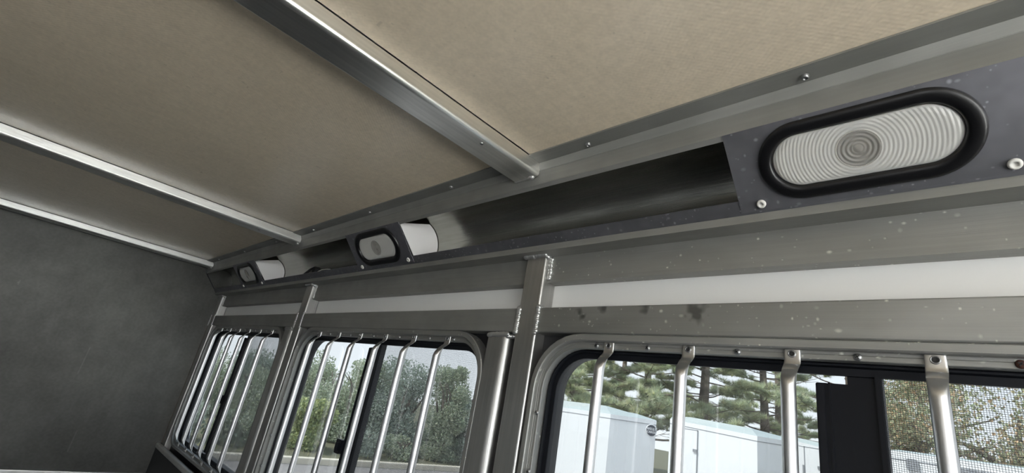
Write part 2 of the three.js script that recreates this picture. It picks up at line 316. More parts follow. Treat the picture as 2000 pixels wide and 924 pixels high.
// bulkhead at the front end, with the rounded-off corner plates of the two coves as part of the same sheet
{
  const w = struct('wall_front');
  mesh('outer_skin', box(XF - 0.045, -0.06, -0.03, XF - 0.02, Y(0.42), W + 0.03), M.white, w);
  const g = box(XF - 0.018, 0, 0.0, XF, Y(0.403), W), p = g.attributes.position, u = g.attributes.uv;
  for (let k = 0; k < p.count; k++) u.setXY(k, p.getZ(k), p.getY(k));
  mesh('sheet', g, M.sheet, w);
  mesh('rubber_lining', box(XF, 0.001, 0.06, XF + 0.008, Y(-0.52), W - 0.06), M.rubber, w);
  mesh('kick_strip', prism(rrect(XF, Y(-0.52), XF + 0.012, Y(-0.5), 0.004, 2), 0.06, W - 0.06, 'z'), M.alu, w);
  mesh('sealant_bead', prism(rrect(XF, 0.03, XF + 0.004, 0.036, 0.0015, 2), Y(-0.38), Y(0.12), 'y'), M.sealant, w);
  mesh('cove_seam', prism([[XF, 0], [XF + 0.003, 0], [XF + 0.003, 0.104], [XF, 0.104]], -0.0015, 0.0015, 'z').applyMatrix4(new THREE.Matrix4().makeRotationX(0.7317).setPosition(0, Y(0.274), 0.055)), M.black, w);
}
// rear end: open doorway, frame only
{
  const w = struct('wall_rear');
  mesh('door_post', box(XR - 0.02, 0, 0.012, XR + 0.05, Y(0.26), 0.1, 0), M.alu, w);
  mesh('door_post', box(XR - 0.02, 0, W - 0.1, XR + 0.05, Y(0.26), W - 0.012, 0), M.alu, w);
  mesh('lower_door', box(XR - 0.01, 0.02, 0.1, XR + 0.03, 1.42, W - 0.1, 0), M.rubber, w);
  mesh('door_head', box(XR - 0.02, Y(0.3), 0.012, XR + 0.05, Y(0.4), W - 0.012, 0), M.alu, w);
}

// ───────────────────────── roof beams ─────────────────────────
{
  const L = ['roof crossbar nearest the big lamp, its underside dark and its edge worn bright', 'middle roof crossbar, meeting the roof rail beside the lamp with the loose wire', 'roof crossbar right against the grey bulkhead'];
  const order = [2, 1, 0, 3];
  order.forEach((k, i) => {
    const [x0, x1] = BEAMS[k], ze = 0.1262;
    const o = new THREE.Group(); o.position.set((x0 + x1) / 2, Y(0.366), W / 2);
    const h = (x1 - x0) / 2, sec = rrect(-h, 0, h, 0.0253, [0.001, 0.001, 0.006, 0.007], 6);
    mesh('bar', prism(sec, -(W / 2 - ze), W / 2 - ze, 'z', 0.4), i ? M.alu : M.bright, o);
    const welds = [bead([-h + 0.004, 0.0005, -(W / 2 - ze) + 0.0005], [h * 0.35, 0.0005, -(W / 2 - ze) + 0.0005], 0.0026, [1.2, 0.7, 1]), bead([h * 0.45, -0.0005, -(W / 2 - ze) + 0.003], [h * 0.6, -0.0005, -(W / 2 - ze) + 0.003], 0.0042)];
    mesh('weld_bead', welds, M.weld, o);
    const b = mesh('rivet', headZ(0.003, 0.002).rotateX(Math.PI / 2), M.steel, o); b.position.set(h * 0.55, 0.0, -(W / 2 - ze) + 0.12);
    top(o, 'roof_crossbar', { label: L[i] ?? 'roof crossbar behind the viewer, between the big lamp and the rear doorway', category: 'beam', group: 'aluminium roof crossbars', kind: 'thing' });
  });
}

// ───────────────────────── windows ─────────────────────────
function screenMesh(x0, y0, x1, y1, pitch, r) {
  const out = [];
  const strip = (ax, ay, bx, by) => { const d = ax === bx; return d ? [[ax - r, ay], [bx + r, by]] : [[ax, ay - r], [bx, by + r]]; };
  const wires = [];
  for (let x = x0; x <= x1; x += pitch) wires.push(strip(x, y0, x, y1));
  for (let y = y0; y <= y1; y += pitch) wires.push(strip(x0, y, x1, y));
  const pos = [], uv = [];
  for (const [[a, b], [c, d]] of wires) {           // four-sided wire
    const v = (c - a < d - b), ring = (t) => v ? [[a, t, 0], [(a + c) / 2, t, r], [c, t, 0], [(a + c) / 2, t, -r]] : [[t, b, 0], [t, (b + d) / 2, -r], [t, d, 0], [t, (b + d) / 2, r]];
    const A = v ? ring(b) : ring(a), B = v ? ring(d) : ring(c);
    for (let i = 0; i < 4; i++) { const j = (i + 1) % 4; pos.push(...A[j], ...A[i], ...B[i], ...A[j], ...B[i], ...B[j]); for (let k = 0; k < 6; k++) uv.push(0, 0); }
  }
  return raw(pos, uv);
}
function makeWindow(n, x0, left, detail) {
  const w = struct(`window_${n}`, left ? [x0 + WW, Y(WB), W] : [x0, Y(WB), 0]);
  if (left) w.rotation.y = Math.PI;
  const R = [0, 0, WW, WH, 0.088];
  mesh('frame', sweepRing(R, [[0.0005, 0.0115], [0.0005, 0.0325], [0.002, 0.034], [0.0097, 0.034], [0.0112, 0.0325], [0.0114, 0.0255], [0.012, 0.025], [0.0148, 0.025], [0.0152, 0.0245], [0.0156, 0.025], [0.0202, 0.025], [0.0207, 0.0245], [0.0207, 0.0115]]), M.spatter, w);
  mesh('inner_frame', sweepRing(R, [[0.0145, -0.022], [0.0145, 0.0112], [0.0204, 0.0112], [0.0225, 0.0135], [0.0245, 0.0135], [0.0256, 0.0072], [0.0332, 0.0066], [0.0338, 0.005], [0.0295, -0.022]]), M.black, w);
  const cx = WW / 2, f = 0.029;
  if (n !== 6) mesh('pane', paneGeo(0.026, 0.026, cx + 0.018, WH - 0.026, 0.062, true), M.glass, w).position.z = -0.003;   // behind the viewer one sash is slid open
  mesh('pane', paneGeo(cx + 0.004, 0.026, WW - 0.026, WH - 0.026, 0.062, false), M.glass, w).position.z = -0.0065;
  if (left) {                                      // the side behind the viewer: seen only as reflections
    for (const x of BARX) mesh('guard_bar', BAR0, M.bar, w).position.x = x;
    mesh('mullion', box(cx - 0.0365, f, -0.009, cx + 0.026, WH - f, 0.004, 0.001), M.black, w);
    return w;
  }
  // fixed meeting post, and the sliding sash stile in front of it, a little shorter
  mesh('mullion', [box(cx - 0.007, f - 0.004, -0.009, cx + 0.0225, WH - f + 0.004, 0.004, 0.001), box(cx + 0.017, f, 0.004, cx + 0.0215, WH - f, 0.0075, 0.001)], M.black, w);
  const sash = mesh('sash_stile', [box(cx - 0.0365, f + 0.008, -0.009, cx + 0.014, WH - f - 0.0128, 0.0035, 0.002), box(cx - 0.0345, f + 0.009, 0.0035, cx - 0.0285, WH - f - 0.0138, 0.0055, 0.001), box(cx - 0.0245, f + 0.009, 0.0035, cx - 0.0225, WH - f - 0.012, 0.005, 0)], M.black, w);
  mesh('latch', [box(cx - 0.058, 0.205, 0.002, cx - 0.034, 0.236, 0.012, 0.004), box(cx - 0.05, 0.212, 0.012, cx - 0.036, 0.229, 0.017, 0.002)], M.black, sash);
  const sc = mesh('insect_screen', screenMesh(cx + 0.0195, 0.0305, WW - 0.0305, WH - 0.0305, 0.0019, 0.00016), M.screen, w); sc.position.z = 0.0045; sc.userData.kind = 'stuff';
  mesh('screen_frame', sweepRing([cx + 0.0165, 0.0275, WW - 0.0275, WH - 0.0275, [0.055, 0.004, 0.004, 0.055]], [[0, 0.002], [0, 0.006], [0.0055, 0.006], [0.0055, 0.002]], 7), M.black, w);
  {
    const tops = [0.115, 0.198, 0.316, 0.434, 0.549, 0.664, 0.745], sides = [0.107, 0.187, 0.288, 0.372];
    const at = [...tops.map((x) => [x, WH - 0.0165]), ...sides.flatMap((y) => [[0.0168, y], [WW - 0.0168, y]])];
    if (n <= 3) for (const [x, y] of at) {
      const rusty = n === 3 && x === 0.549, s = mesh('screw', headZ(0.0039, 0.003, false), rusty ? M.rust : M.steel, w); s.position.set(x, y, 0.0252); if (rusty) s.userData.label = 'rusty brown screw head';
      if (n === 3) { const a = rr(0, 1.5), c = mesh('slot', [box(-0.0022, -0.0005, 0.0024, 0.0022, 0.0005, 0.0031), box(-0.0005, -0.0022, 0.0024, 0.0005, 0.0022, 0.0031)], M.darkhole, s); c.rotation.z = a; }
    }
  }
  return w;
}
function paneGeo(x0, y0, x1, y1, r, roundLeft) {    // one thin sheet of glass, outer corners rounded
  const p = rrect(x0, y0, x1, y1, roundLeft ? [0, r, r, 0] : [r, 0, 0, r], 8), s = new THREE.Shape(p.map((q) => new THREE.Vector2(...q)));
  return new THREE.ShapeGeometry(s);
}
// guard bars: a 16 mm tube, flattened and offset at both ends, screwed to the window flange
const BARX = [0.138, 0.257, 0.375, 0.494, 0.612, 0.73];
function barGeo(x) {
  const rings = [], N = 20;
  const key = [ // y, z of the axis, width, thickness
    [WH - 0.0116, 0.0274, 0.0155, 0.0038], [WH - 0.0126, 0.0274, 0.0164, 0.0044], [WH - 0.0225, 0.0274, 0.0166, 0.0046], [WH - 0.0262, 0.0288, 0.0166, 0.0056], [WH - 0.0298, 0.0324, 0.0164, 0.0072], [WH - 0.0335, 0.0374, 0.016, 0.0094], [WH - 0.038, 0.0418, 0.0154, 0.0116], [WH - 0.044, 0.0452, 0.0149, 0.0136], [WH - 0.053, 0.0474, 0.0146, 0.0145], [WH - 0.12, 0.048, 0.0145, 0.0145]];
  const all = [...key, ...key.slice().reverse().map(([y, z, w, t]) => [WH - y, z, w, t])];
  all.forEach(([y, z, w, t], k) => {
    const q = all[Math.min(k + 1, all.length - 1)], p = all[Math.max(k - 1, 0)], dy = q[0] - p[0], dz = q[1] - p[1], l = Math.hypot(dy, dz), ny = -dz / l * -1, nz = -dy / l * -1;
    const e = Math.min(1, 0.35 + 0.65 * (t / w));      // squarer where flattened
    rings.push(Array.from({ length: N }, (_, i) => { const a = -i / N * 2 * Math.PI, c = Math.cos(a), s = Math.sin(a), d = Math.sign(s) * Math.pow(Math.abs(s), e) * t / 2; return [x + Math.sign(c) * Math.pow(Math.abs(c), e) * w / 2, y + d * -ny * -1 * (dy < 0 ? 1 : -1) * -1, z + d * Math.abs(nz)]; }));
  });
  const g = loft(rings, 0.9);
  return g;
}
const BAR0 = barGeo(0);
WX.forEach((x, i) => makeWindow(i + 1, x, false));
WX.forEach((x, i) => makeWindow(i + 4, x, true));
{
  const ord = ['first', 'second', 'third', 'fourth', 'fifth', 'sixth'];
  const where = ['window next to the grey bulkhead', 'middle window with the shrubs outside', 'large near window with white trailers outside'];
  for (let w = 0; w < 3; w++) BARX.forEach((bx, k) => {
    const o = new THREE.Group(); o.position.set(WX[w] + bx, Y(WB), 0);
    mesh('tube', BAR0, M.bar, o);
    for (const y of [WH - 0.0168, 0.0168]) { const s = mesh('screw', lathe([[0.0025, -0.0005], [0.0027, 0.0012], [0.0035, 0.0015], [0.0041, 0.0009], [0.0042, -0.0005]].reverse(), 20).rotateX(Math.PI / 2), M.steel, o); s.position.set(0, y, 0.0298); mesh('socket', lathe([[0.0001, 0.0002], [0.0027, 0.0002]].reverse(), 16).rotateX(Math.PI / 2), M.darkhole, s); }
    top(o, 'guard_bar', { label: `${ord[k]} guard bar from the left across the ${where[w]}`, category: 'bar', group: `guard bars of the ${where[w]}` });
  });
}

// ───────────────────────── posts, header rails, tubes ─────────────────────────
{
  const posts = [[-0.574, -0.5276, 'aluminium wall post left of the near window, thick weld bead at its head'], [-1.545, -1.498, 'aluminium wall post between the far window and the middle window'], [XF + 0.002, -2.484, 'aluminium wall post in the corner against the grey bulkhead'], [0.396, 0.4424, 'aluminium wall post right of the near window, behind the viewer']];
  for (const [a, b, label] of posts) {
    const o = new THREE.Group(); o.position.set((a + b) / 2, 0, 0.018); const h = (b - a) / 2;
    mesh('tube', prism(rrect(-h, -0.0175, h, 0.018, 0.004, 5), 0.001, Y(0.263), 'y', 0.4), M.post, o);
    const yt = Y(0.262), zf = 0.018;
    mesh('weld_bead', bead([-h, yt, zf + 0.002], [h - 0.002, yt, zf + 0.002], 0.005, [1, 0.85, 0.9]), M.weld, o);
    mesh('weld_bead', [bead([h + 0.0005, yt - 0.002, zf - 0.004], [h + 0.001, yt - 0.004, -0.002], 0.0045), bead([h + 0.003, yt - 0.004, 0.0065], [h + 0.003, Y(0.222), 0.0065], 0.0055, [0.9, 0.8, 0.6])], M.weld, o);
    mesh('weld_bead', [bead([h, Y(0.1695), zf - 0.003], [h, Y(0.1695), -0.008], 0.004, [1, 0.7, 1])], M.weld, o);
    mesh('weld_bead', bead([h - 0.001, Y(0.168), zf], [h - 0.001, Y(0.125), zf], 0.0054, [0.95, 0.8, 0.6]), M.weld, o);
    mesh('weld_bead', bead([-h + 0.001, Y(0.168), zf], [-h + 0.001, Y(0.125), zf], 0.0054, [0.95, 0.8, 0.6]), M.weld, o);
    top(o, 'wall_post', { label, category: 'post', group: 'aluminium wall posts' });
  }
  const heads = [[-0.527, 0.395, 'wide aluminium header rail over the near window, with dark stains and white spatter', true], [-1.4975, -0.5745, 'aluminium header rail over the middle window', false], [-2.4835, -1.5455, 'aluminium header rail over the far window beside the bulkhead', false]];
  for (const [a, b, label, spotted] of heads) {
    const o = mesh('x', prism(rrect(0.0005, WT - 0.0005, 0.0352, 0.168, 0.003, 3).map(([z, y]) => [z, y - WT]), -(b - a) / 2, (b - a) / 2, 'x', 0.4), spotted ? M.header : M.dull);
    { const p = o.geometry.attributes.position, u = o.geometry.attributes.uv; for (let k = 0; k < p.count; k++) u.setXY(k, p.getX(k) + 0.5, p.getY(k) + p.getZ(k) * 0.3 - 0.0105); }
    o.position.set((a + b) / 2, Y(WT), 0); top(o, 'header_rail', { label, category: 'rail', group: 'header rails over the windows' });
  }
  const stubs = [[-0.641, -0.5915, 'rounded aluminium tube beside the post between the middle and near windows'], [-1.6105, -1.562, 'rounded aluminium tube beside the post between the far and middle windows'], [0.33, 0.364, 'rounded aluminium tube right of the near window']];
  for (const [a, b, label] of stubs) {
    const o = new THREE.Group(); o.position.set((a + b) / 2, 0, 0.018); const h = (b - a) / 2;
    mesh('tube', prism(rrect(-h, -0.0165, h, 0.0175, [0.014, 0.003, 0.003, 0.003], 10), 0.001, Y(0.1185), 'y', 0.4), M.post, o);
    mesh('weld_bead', [bead([-h + 0.002, Y(0.1195), 0.0165], [h - 0.002, Y(0.121), 0.0165], 0.0052, [1.1, 0.9, 0.6]), bead([h - 0.002, Y(0.1185), 0.014], [h + 0.014, Y(0.1195), 0.0], 0.004)], M.weld, o);
    top(o, 'side_tube', { label, category: 'post', group: 'rounded tubes beside the wall posts' });
  }
  // rubber wall lining below the windows with a rounded top rail
  const mat = new THREE.Group(); mat.position.set((XF + XR) / 2, 0, 0.045);
  const hw = (XR - XF) / 2 - 0.004;
  mesh('lining', prism([[-0.005, 0.002], [0.005, 0.002], [0.005, Y(-0.4)], [-0.005, Y(-0.4)]], -hw, hw), M.rubber, mat);
  mesh('top_rail', prism(rrect(-0.008, Y(-0.402), 0.009, Y(-0.382), 0.006, 5), -hw, hw), M.alu, mat);
  top(mat, 'wall_lining', { label: 'black rubber wall lining under the windows with a rounded metal top edge', category: 'wall lining' });
}

// ───────────────────────── lamps in the cove ─────────────────────────
function stadium(cx, cy, w, h, n = 16) { return rrect(cx - w / 2, cy - h / 2, cx + w / 2, cy + h / 2, h / 2 - 1e-4, n); }
function makeLamp(xc, hw, label, first) {
  const o = new THREE.Group(); o.position.set(xc, Y(0.274), 0.055); o.rotation.x = 0.7317;
  const s0 = 0.0035, s1 = 0.1042, cy = 0.0555, ox = first ? -0.0015 : 0;
  const sh = new THREE.Shape([[-hw, s0], [hw, s0], [hw, s1], [-hw, s1]].map((p) => new THREE.Vector2(...p)));
  sh.holes.push(new THREE.Path(stadium(ox, cy, 0.182, 0.076, 14).reverse().map((p) => new THREE.Vector2(...p))));
  const pg = new THREE.ExtrudeGeometry(sh, { depth: 0.001, bevelEnabled: false }); pg.translate(0, 0, 0.0003);
  mesh('plate', [pg.toNonIndexed(), box(-hw, s0 + 0.017, -0.012, -hw + 0.0016, s1 - 0.01, 0.0008)], M.plate, o);
  // end cap: a D that closes the cove, seen edge-on at the plate's far end; outline computed in the cross section, then brought into the lamp's axes
  const pts = [];
  for (let i = 0; i <= 14; i++) { const t = Math.PI * (1.1 - 0.495 * i / 14); pts.push([0.061 + 0.057 * Math.cos(t), 0.324 + 0.057 * Math.sin(t)]); }
  const loc = (z, y) => { const dz = z - 0.055, dy = y - 0.274; return [dz * 0.744 - dy * 0.668, dz * 0.668 + dy * 0.744]; };   // -> (out of the plate, up the plate)
  const D = [[0.0527, 0.2785], ...pts, [0.1205, 0.3495]].map(([z, y]) => loc(z, y)).map(([n, s]) => [Math.min(n, 0.0005), s]);
  mesh('end_cap', prism(D, hw - 0.0016, hw, 'x', 0.4), M.cap, o);
  // rubber grommet, rounded section round the lens
  const G = [ox - 0.0965, cy - 0.0445, ox + 0.0965, cy + 0.0445, 0.0444];
  mesh('grommet', sweepRing(G, [[0, 0.0024], [0.0006, 0.0048], [0.003, 0.0068], [0.008, 0.0074], [0.0125, 0.0066], [0.0145, 0.0046], [0.0155, 0.001], [0.0155, -0.012], [0.006, -0.012], [0.006, 0.0024]], 16, 0.9), M.grommet, o);
  // lens: rings pressed into it round the bulb, running out to both ends
  const lw = 0.162, lh = 0.0585, NX = first ? 340 : 240, NY = first ? 110 : 70, P = [], U = [], I = [];
  const hgt = (x, y) => { const d = Math.hypot(x, y * 1.0), e = Math.min(1, Math.max(0, 1 - Math.hypot(Math.max(0, Math.abs(x) - (lw - lh) / 2), y) / (lh / 2))); const edge = Math.sqrt(Math.min(1, e * 4)); const ring = d < 0.0045 ? 0.0012 * Math.cos(d / 0.0045 * 1.5) : d < 0.019 ? 0.0003 * Math.sin(d * 2 * Math.PI / 0.0042) : 0.00042 * (2 * Math.abs(((d - 0.019) / 0.0036) % 1 - 0.5)); return 0.0012 + 0.0028 * edge + ring * Math.min(1, e * 8) - (d < 0.02 ? 0.0012 * (1 - d / 0.02) : 0); };
  for (let j = 0; j <= NY; j++) for (let i = 0; i <= NX; i++) {
    const y = (j / NY - 0.5) * lh, half = (lw - lh) / 2 + Math.sqrt(Math.max(0, lh * lh / 4 - y * y)), x = (i / NX * 2 - 1) * half;
    P.push(x + ox, y + cy, hgt(x, y)); U.push(x, y);
  }
  const IC = [];
  for (let j = 0; j < NY; j++) for (let i = 0; i < NX; i++) { const a = j * (NX + 1) + i, b = a + NX + 2; (Math.hypot((P[3 * a] + P[3 * b]) / 2 - ox, (P[3 * a + 1] + P[3 * b + 1]) / 2 - cy) < 0.0186 ? IC : I).push(a, a + 1, b, a, b, b - 1); }
  const lg = new THREE.BufferGeometry(); lg.setAttribute('position', new THREE.Float32BufferAttribute(P, 3)); lg.setAttribute('uv', new THREE.Float32BufferAttribute(U, 2)); lg.setIndex(I); lg.computeVertexNormals();
  const lens = mesh('lens', lg, M.lens, o);
  const disc = []; for (let i = 48; i >= 0; i--) { const d = Math.max(1e-4, i / 48 * 0.0198); disc.push([d, hgt(d, 0) + 0.0003]); }
  mesh('bullseye', lathe(disc, 56).rotateX(Math.PI / 2).translate(ox, cy, 0), M.clear, lens);
  mesh('reflector', [prism(stadium(ox, cy, 0.168, 0.062), -0.0165, -0.016, 'z'), sweepRing([ox - 0.083, cy - 0.0305, ox + 0.083, cy + 0.0305, 0.0304], [[0, -0.016], [0, 0.0], [0.001, 0.0], [0.0055, -0.0158]], 14)], M.reflector, o);
  mesh('bulb_holder', lathe([[0.024, 0.0], [0.0235, 0.006], [0.019, 0.009], [0.012, 0.0102], [0.007, 0.0125], [0.0001, 0.0132]], 28).rotateX(Math.PI / 2).translate(ox, cy, -0.0158), M.bulb, o);
  for (const x of first ? [-0.1045, 0.107] : [-hw + 0.024, hw - 0.016]) { const s = mesh('screw', headZ(0.0052, 0.0026), M.nylon, o); s.position.set(x, 0.0122, 0.0026); }
  top(o, 'cove_lamp', { label, category: 'lamp', group: 'oval lamps along the roof cove' });
  return o;
}
makeLamp(-0.0635, 0.1295, 'large clear oval lamp nearest the viewer in a dark speckled plate', true);
makeLamp(-1.038, 0.1275, 'middle oval lamp in the cove, left of the brushed panel, bright end cap', false);
makeLamp(-2.01, 0.1275, 'far oval lamp in the cove next to the grey bulkhead', false);
{
  // loose wiring that pokes out of the cove between the two far lamps
  const o = new THREE.Group(); o.position.set(-1.47, Y(0.277), 0.03);
  mesh('cable', tube([[-0.13, 0.004, 0.02], [-0.125, 0.02, 0.01], [-0.105, 0.043, 0.0], [-0.085, 0.05, -0.004], [-0.06, 0.046, -0.008], [-0.05, 0.04, -0.01]], 0.0042, 8), M.wire, o);
  mesh('cable', tube([[-0.13, 0.002, 0.02], [-0.09, 0.004, 0.022], [-0.05, 0.01, 0.022], [-0.02, 0.016, 0.02], [0.01, 0.012, 0.02], [0.05, 0.006, 0.02]], 0.0032, 8), M.wire, o);
  mesh('thin_wire', tube([[-0.01, 0.006, 0.024], [0.0, 0.018, 0.02], [0.02, 0.028, 0.014], [0.045, 0.03, 0.008], [0.06, 0.029, 0.004]], 0.0013, 6), M.nylon, o);
  mesh('connector', box(-0.092, 0.032, -0.012, -0.07, 0.047, 0.0, 0.004), M.wire, o);
  top(o, 'loose_wiring', { label: 'black cable and thin pale wire poking from the cove between the far lamps', category: 'wire' });
}

// ───────────────────────── outside ─────────────────────────
const GY = -0.5;
{ const g = struct('ground'); const a = mesh('asphalt', box(-13, GY - 0.2, -80, 90, GY, 90), M.asphalt, g); const p = a.geometry.attributes.position, u = a.geometry.attributes.uv; for (let k = 0; k < p.count; k++) u.setXY(k, p.getX(k), p.getZ(k));
  mesh('concrete_apron', box(-2.4, GY, -9, 14, GY + 0.02, 9), M.apron, g);
  mesh('verge', box(-90, GY - 0.2, -80, -13.18, GY + 0.13, 90), S({ color: lin(0.13, 0.125, 0.075), roughness: 1 }), g);
  const c = struct('kerb'); for (let z = -34; z < 16; z += 3) mesh('kerb_block', prism(rrect(-13.18, GY - 0.1, -12.99, GY + 0.155, [0.03, 0.01, 0.001, 0.001], 4), z, z + 2.985, 'z'), M.concrete, c);
}
const font = await new FontLoader().loadAsync('fonts/droid/droid_sans_bold.typeface.json');
// V-nosed cargo trailer from its outline on the ground (anticlockwise from above reversed is handled), wall-top heights per corner, a sloped roof cap inset from the walls
function cargoTrailer(label, foot, ys, cap, nose = []) {
  const cx = foot.reduce((a, p) => a + p[0], 0) / foot.length, cz = foot.reduce((a, p) => a + p[1], 0) / foot.length, o = new THREE.Group(); o.position.set(cx, GY, cz);
  const n = foot.length, L = foot.map(([x, z], i) => [x - cx, ys[i] - GY, z - cz]), b0 = 0.42, lift = 0.2;
  const quad = (A, B, C, D, pos) => pos.push(...A, ...B, ...C, ...A, ...C, ...D);
  let area = 0; for (let i = 0; i < n; i++) { const p = L[i], q = L[(i + 1) % n]; area += p[0] * q[2] - q[0] * p[2]; }
  const fwd = area > 0 ? -1 : 1;
  const face = (A, B, C, D) => { const pos = []; fwd > 0 ? quad(A, B, C, D, pos) : quad(D, C, B, A, pos); return raw(pos, new Array(12).fill(0)); };
  const bot = L.map((p) => [p[0], b0, p[2]]), in_ = L.map((p, i) => cap[i]), capTop = L.map((p, i) => [p[0] * in_[i][0], p[1] + in_[i][1], p[2] * in_[i][0]]);
  const trim = L.map((p) => [p[0] * 1.004, p[1], p[2] * 1.004]), trimB = trim.map((p) => [p[0], p[1] - 0.13, p[2]]);
  const walls = [], tr = [], caps = [];
  for (let i = 0; i < n; i++) { const j = (i + 1) % n; walls.push(face(bot[i], bot[j], L[j], L[i])); tr.push(face(trimB[i], trimB[j], trim[j], trim[i])); caps.push(face(trim[i], trim[j], capTop[j], capTop[i])); }
  const mid = [0, capTop.reduce((a, p) => a + p[1], 0) / n + 0.03, 0];
  const tp = []; for (let i = 0; i < n; i++) { const j = (i + 1) % n; fwd > 0 ? tp.push(...capTop[i], ...capTop[j], ...mid) : tp.push(...capTop[j], ...capTop[i], ...mid); }
  const und = []; for (let i = 1; i + 1 < n; i++) fwd > 0 ? und.push(...bot[0], ...bot[i + 1], ...bot[i]) : und.push(...bot[0], ...bot[i], ...bot[i + 1]);
  const painted = (list) => list.filter((_, i) => nose.includes(i)), plain = (list) => list.filter((_, i) => !nose.includes(i));
  if (nose.length) mesh('nose_panel', [...painted(walls), ...painted(tr)], M.trailer, o);
  mesh('body', [...plain(walls), raw(und, new Array(und.length / 3 * 2).fill(0))], M.trailer, o);
  const seam = []; for (let i = 0; i < n; i++) { const j = (i + 1) % n, lo = (q) => [q[0] * 1.002, q[1] - 0.022, q[2] * 1.002]; seam.push(face(lo(trimB[i]), lo(trimB[j]), trimB[j], trimB[i])); }
  mesh('trim_seam', seam, M.grey, o);
  mesh('top_trim', plain(tr), M.trailer, o); mesh('roof', [...caps, raw(tp, new Array(tp.length / 3 * 2).fill(0))], M.trailerRoof, o);
  // a flat piece fixed to wall i: s along it 0..1, heights above ground
  const along = (i, s, h, out) => { const p = foot[i], q = foot[(i + 1) % n], l = Math.hypot(q[0] - p[0], q[1] - p[1]); let nx = (q[1] - p[1]) / l, nz = -(q[0] - p[0]) / l; if (nx * ((p[0] + q[0]) / 2 - cx) + nz * ((p[1] + q[1]) / 2 - cz) < 0) { nx = -nx; nz = -nz; } return { at: [p[0] + (q[0] - p[0]) * s - cx + nx * out, h - GY, p[1] + (q[1] - p[1]) * s - cz + nz * out], turn: Math.atan2(nx, nz) }; };
  const fix = (m, i, s, h, out = 0.01) => { const a = along(i, s, h, out); m.position.set(...a.at); m.rotation.y = a.turn; return m; };
  const wz = (L[0][2] + L[1][2]) / 2;
  for (const s of [-0.4, 0.4]) { const wl = mesh('wheel', lathe([[0.1, -0.1], [0.3, -0.1], [0.35, -0.06], [0.35, 0.06], [0.3, 0.1], [0.1, 0.1]], 24).rotateX(Math.PI / 2), M.rubber, o); wl.position.set(s, 0.35, 0); }
  top(o, 'cargo_trailer', { label, category: 'trailer', group: 'white trailers parked outside' });
  return { o, fix };
}
{
  // nearest on the left: long wall, V nose with a round badge, hardware strip at its rear corner
  const a = cargoTrailer('white V-nosed trailer with the round dark badge, leftmost outside the near window', [[-12.6, -13.42], [-11.12, -13.54], [-9.08, -13.75], [-8.09, -15.0], [-9.1, -16.25], [-12.6, -16.0]], [2.11, 2.11, 2.15, 2.205, 2.17, 2.11], [[0.93, 0.21], [0.9, 0.24], [0.72, 0.25], [0.98, 0.02], [0.8, 0.2], [0.93, 0.21]], [2, 3]);
  const b = a.fix(mesh('badge', lathe([[0.0001, 0.012], [0.165, 0.012], [0.175, 0.004], [0.175, -0.004]].reverse(), 32).rotateX(Math.PI / 2), M.badge, a.o), 2, 0.9, 1.87, 0.012);
  const ring = mesh('badge_ring', lathe([[0.175, 0.012], [0.19, 0.01], [0.195, -0.004]].reverse(), 32).rotateX(Math.PI / 2), M.trailer, b);
  for (const [word, y, size] of [['WELLS', 0.012, 0.075], ['CARGO', -0.085, 0.07]]) { const t = new TextGeometry(word, { font, size, depth: 0.004, curveSegments: 3, bevelEnabled: false }); t.computeBoundingBox(); t.translate(-t.boundingBox.max.x / 2, y, 0.012); mesh('lettering', t, M.trailer, b); }
  const lock = a.fix(mesh('rear_post', box(-0.2, -2.3, 0, 0.18, 0, 0.03), M.trailerRoof, a.o), 0, 0.86, 2.09, 0.005);
  mesh('lock_rod', [tube([[0, -2.2, 0.06], [0.01, -0.1, 0.06]], 0.02, 8), box(-0.06, -0.75, 0.04, 0.06, -0.6, 0.1), box(-0.08, -1.25, 0.04, 0.05, -1.12, 0.1), box(-0.03, -0.35, 0.04, 0.05, -0.27, 0.09)], M.trailer, lock);
  const c = cargoTrailer('white trailer with a side door, second from the left outside the near window', [[-7.6, -15.0], [-7.14, -15.0], [-4.94, -15.0], [-4.44, -16.2], [-4.94, -17.4], [-7.6, -17.4]], [2.33, 2.31, 2.22, 2.25, 2.22, 2.33], [[0.96, 0.1], [0.86, 0.17], [0.8, 0.2], [0.9, 0.1], [0.85, 0.2], [0.9, 0.15]], [2, 3]);
  const dA = c.fix(mesh('door', box(-0.24, -1.75, 0, 0.24, 0, 0.012), M.trailer, c.o), 1, 0.1, 2.09, 0.012);
  mesh('door_edge', [box(-0.26, -1.77, -0.006, -0.235, 0.02, 0.016), box(0.235, -1.77, -0.006, 0.26, 0.02, 0.016), box(-0.26, 0, -0.006, 0.26, 0.022, 0.016)], M.grey, dA);
  mesh('latch', box(0.13, -0.62, 0.012, 0.25, -0.54, 0.06), M.grey, dA); mesh('hinge', box(-0.3, -0.95, 0, -0.25, -0.6, 0.03), M.grey, dA);
  const d = cargoTrailer('small distant white trailer with a narrow door, beside the black window post', [[-6.3, -22.0], [-5.68, -22.0], [-3.9, -22.0], [-3.3, -23.2], [-3.9, -24.4], [-6.3, -24.4]], [2.52, 2.47, 2.3, 2.3, 2.3, 2.52], [[0.96, 0.1], [0.86, 0.14], [0.8, 0.18], [0.9, 0.1], [0.85, 0.2], [0.9, 0.15]]);
  const dB = d.fix(mesh('door', box(-0.27, -1.75, 0, 0.27, 0, 0.012), M.trailer, d.o), 1, 0.3, 2.3, 0.012);
  mesh('door_edge', [box(-0.3, -1.77, -0.006, -0.265, 0.03, 0.016), box(0.265, -1.77, -0.006, 0.3, 0.03, 0.016), box(-0.3, 0, -0.006, 0.3, 0.03, 0.016)], M.grey, dB);
  mesh('latch', box(0.15, -0.7, 0.012, 0.29, -0.6, 0.06), M.grey, dB); mesh('hinge', box(-0.36, -1.05, 0, -0.3, -0.65, 0.03), M.grey, dB);
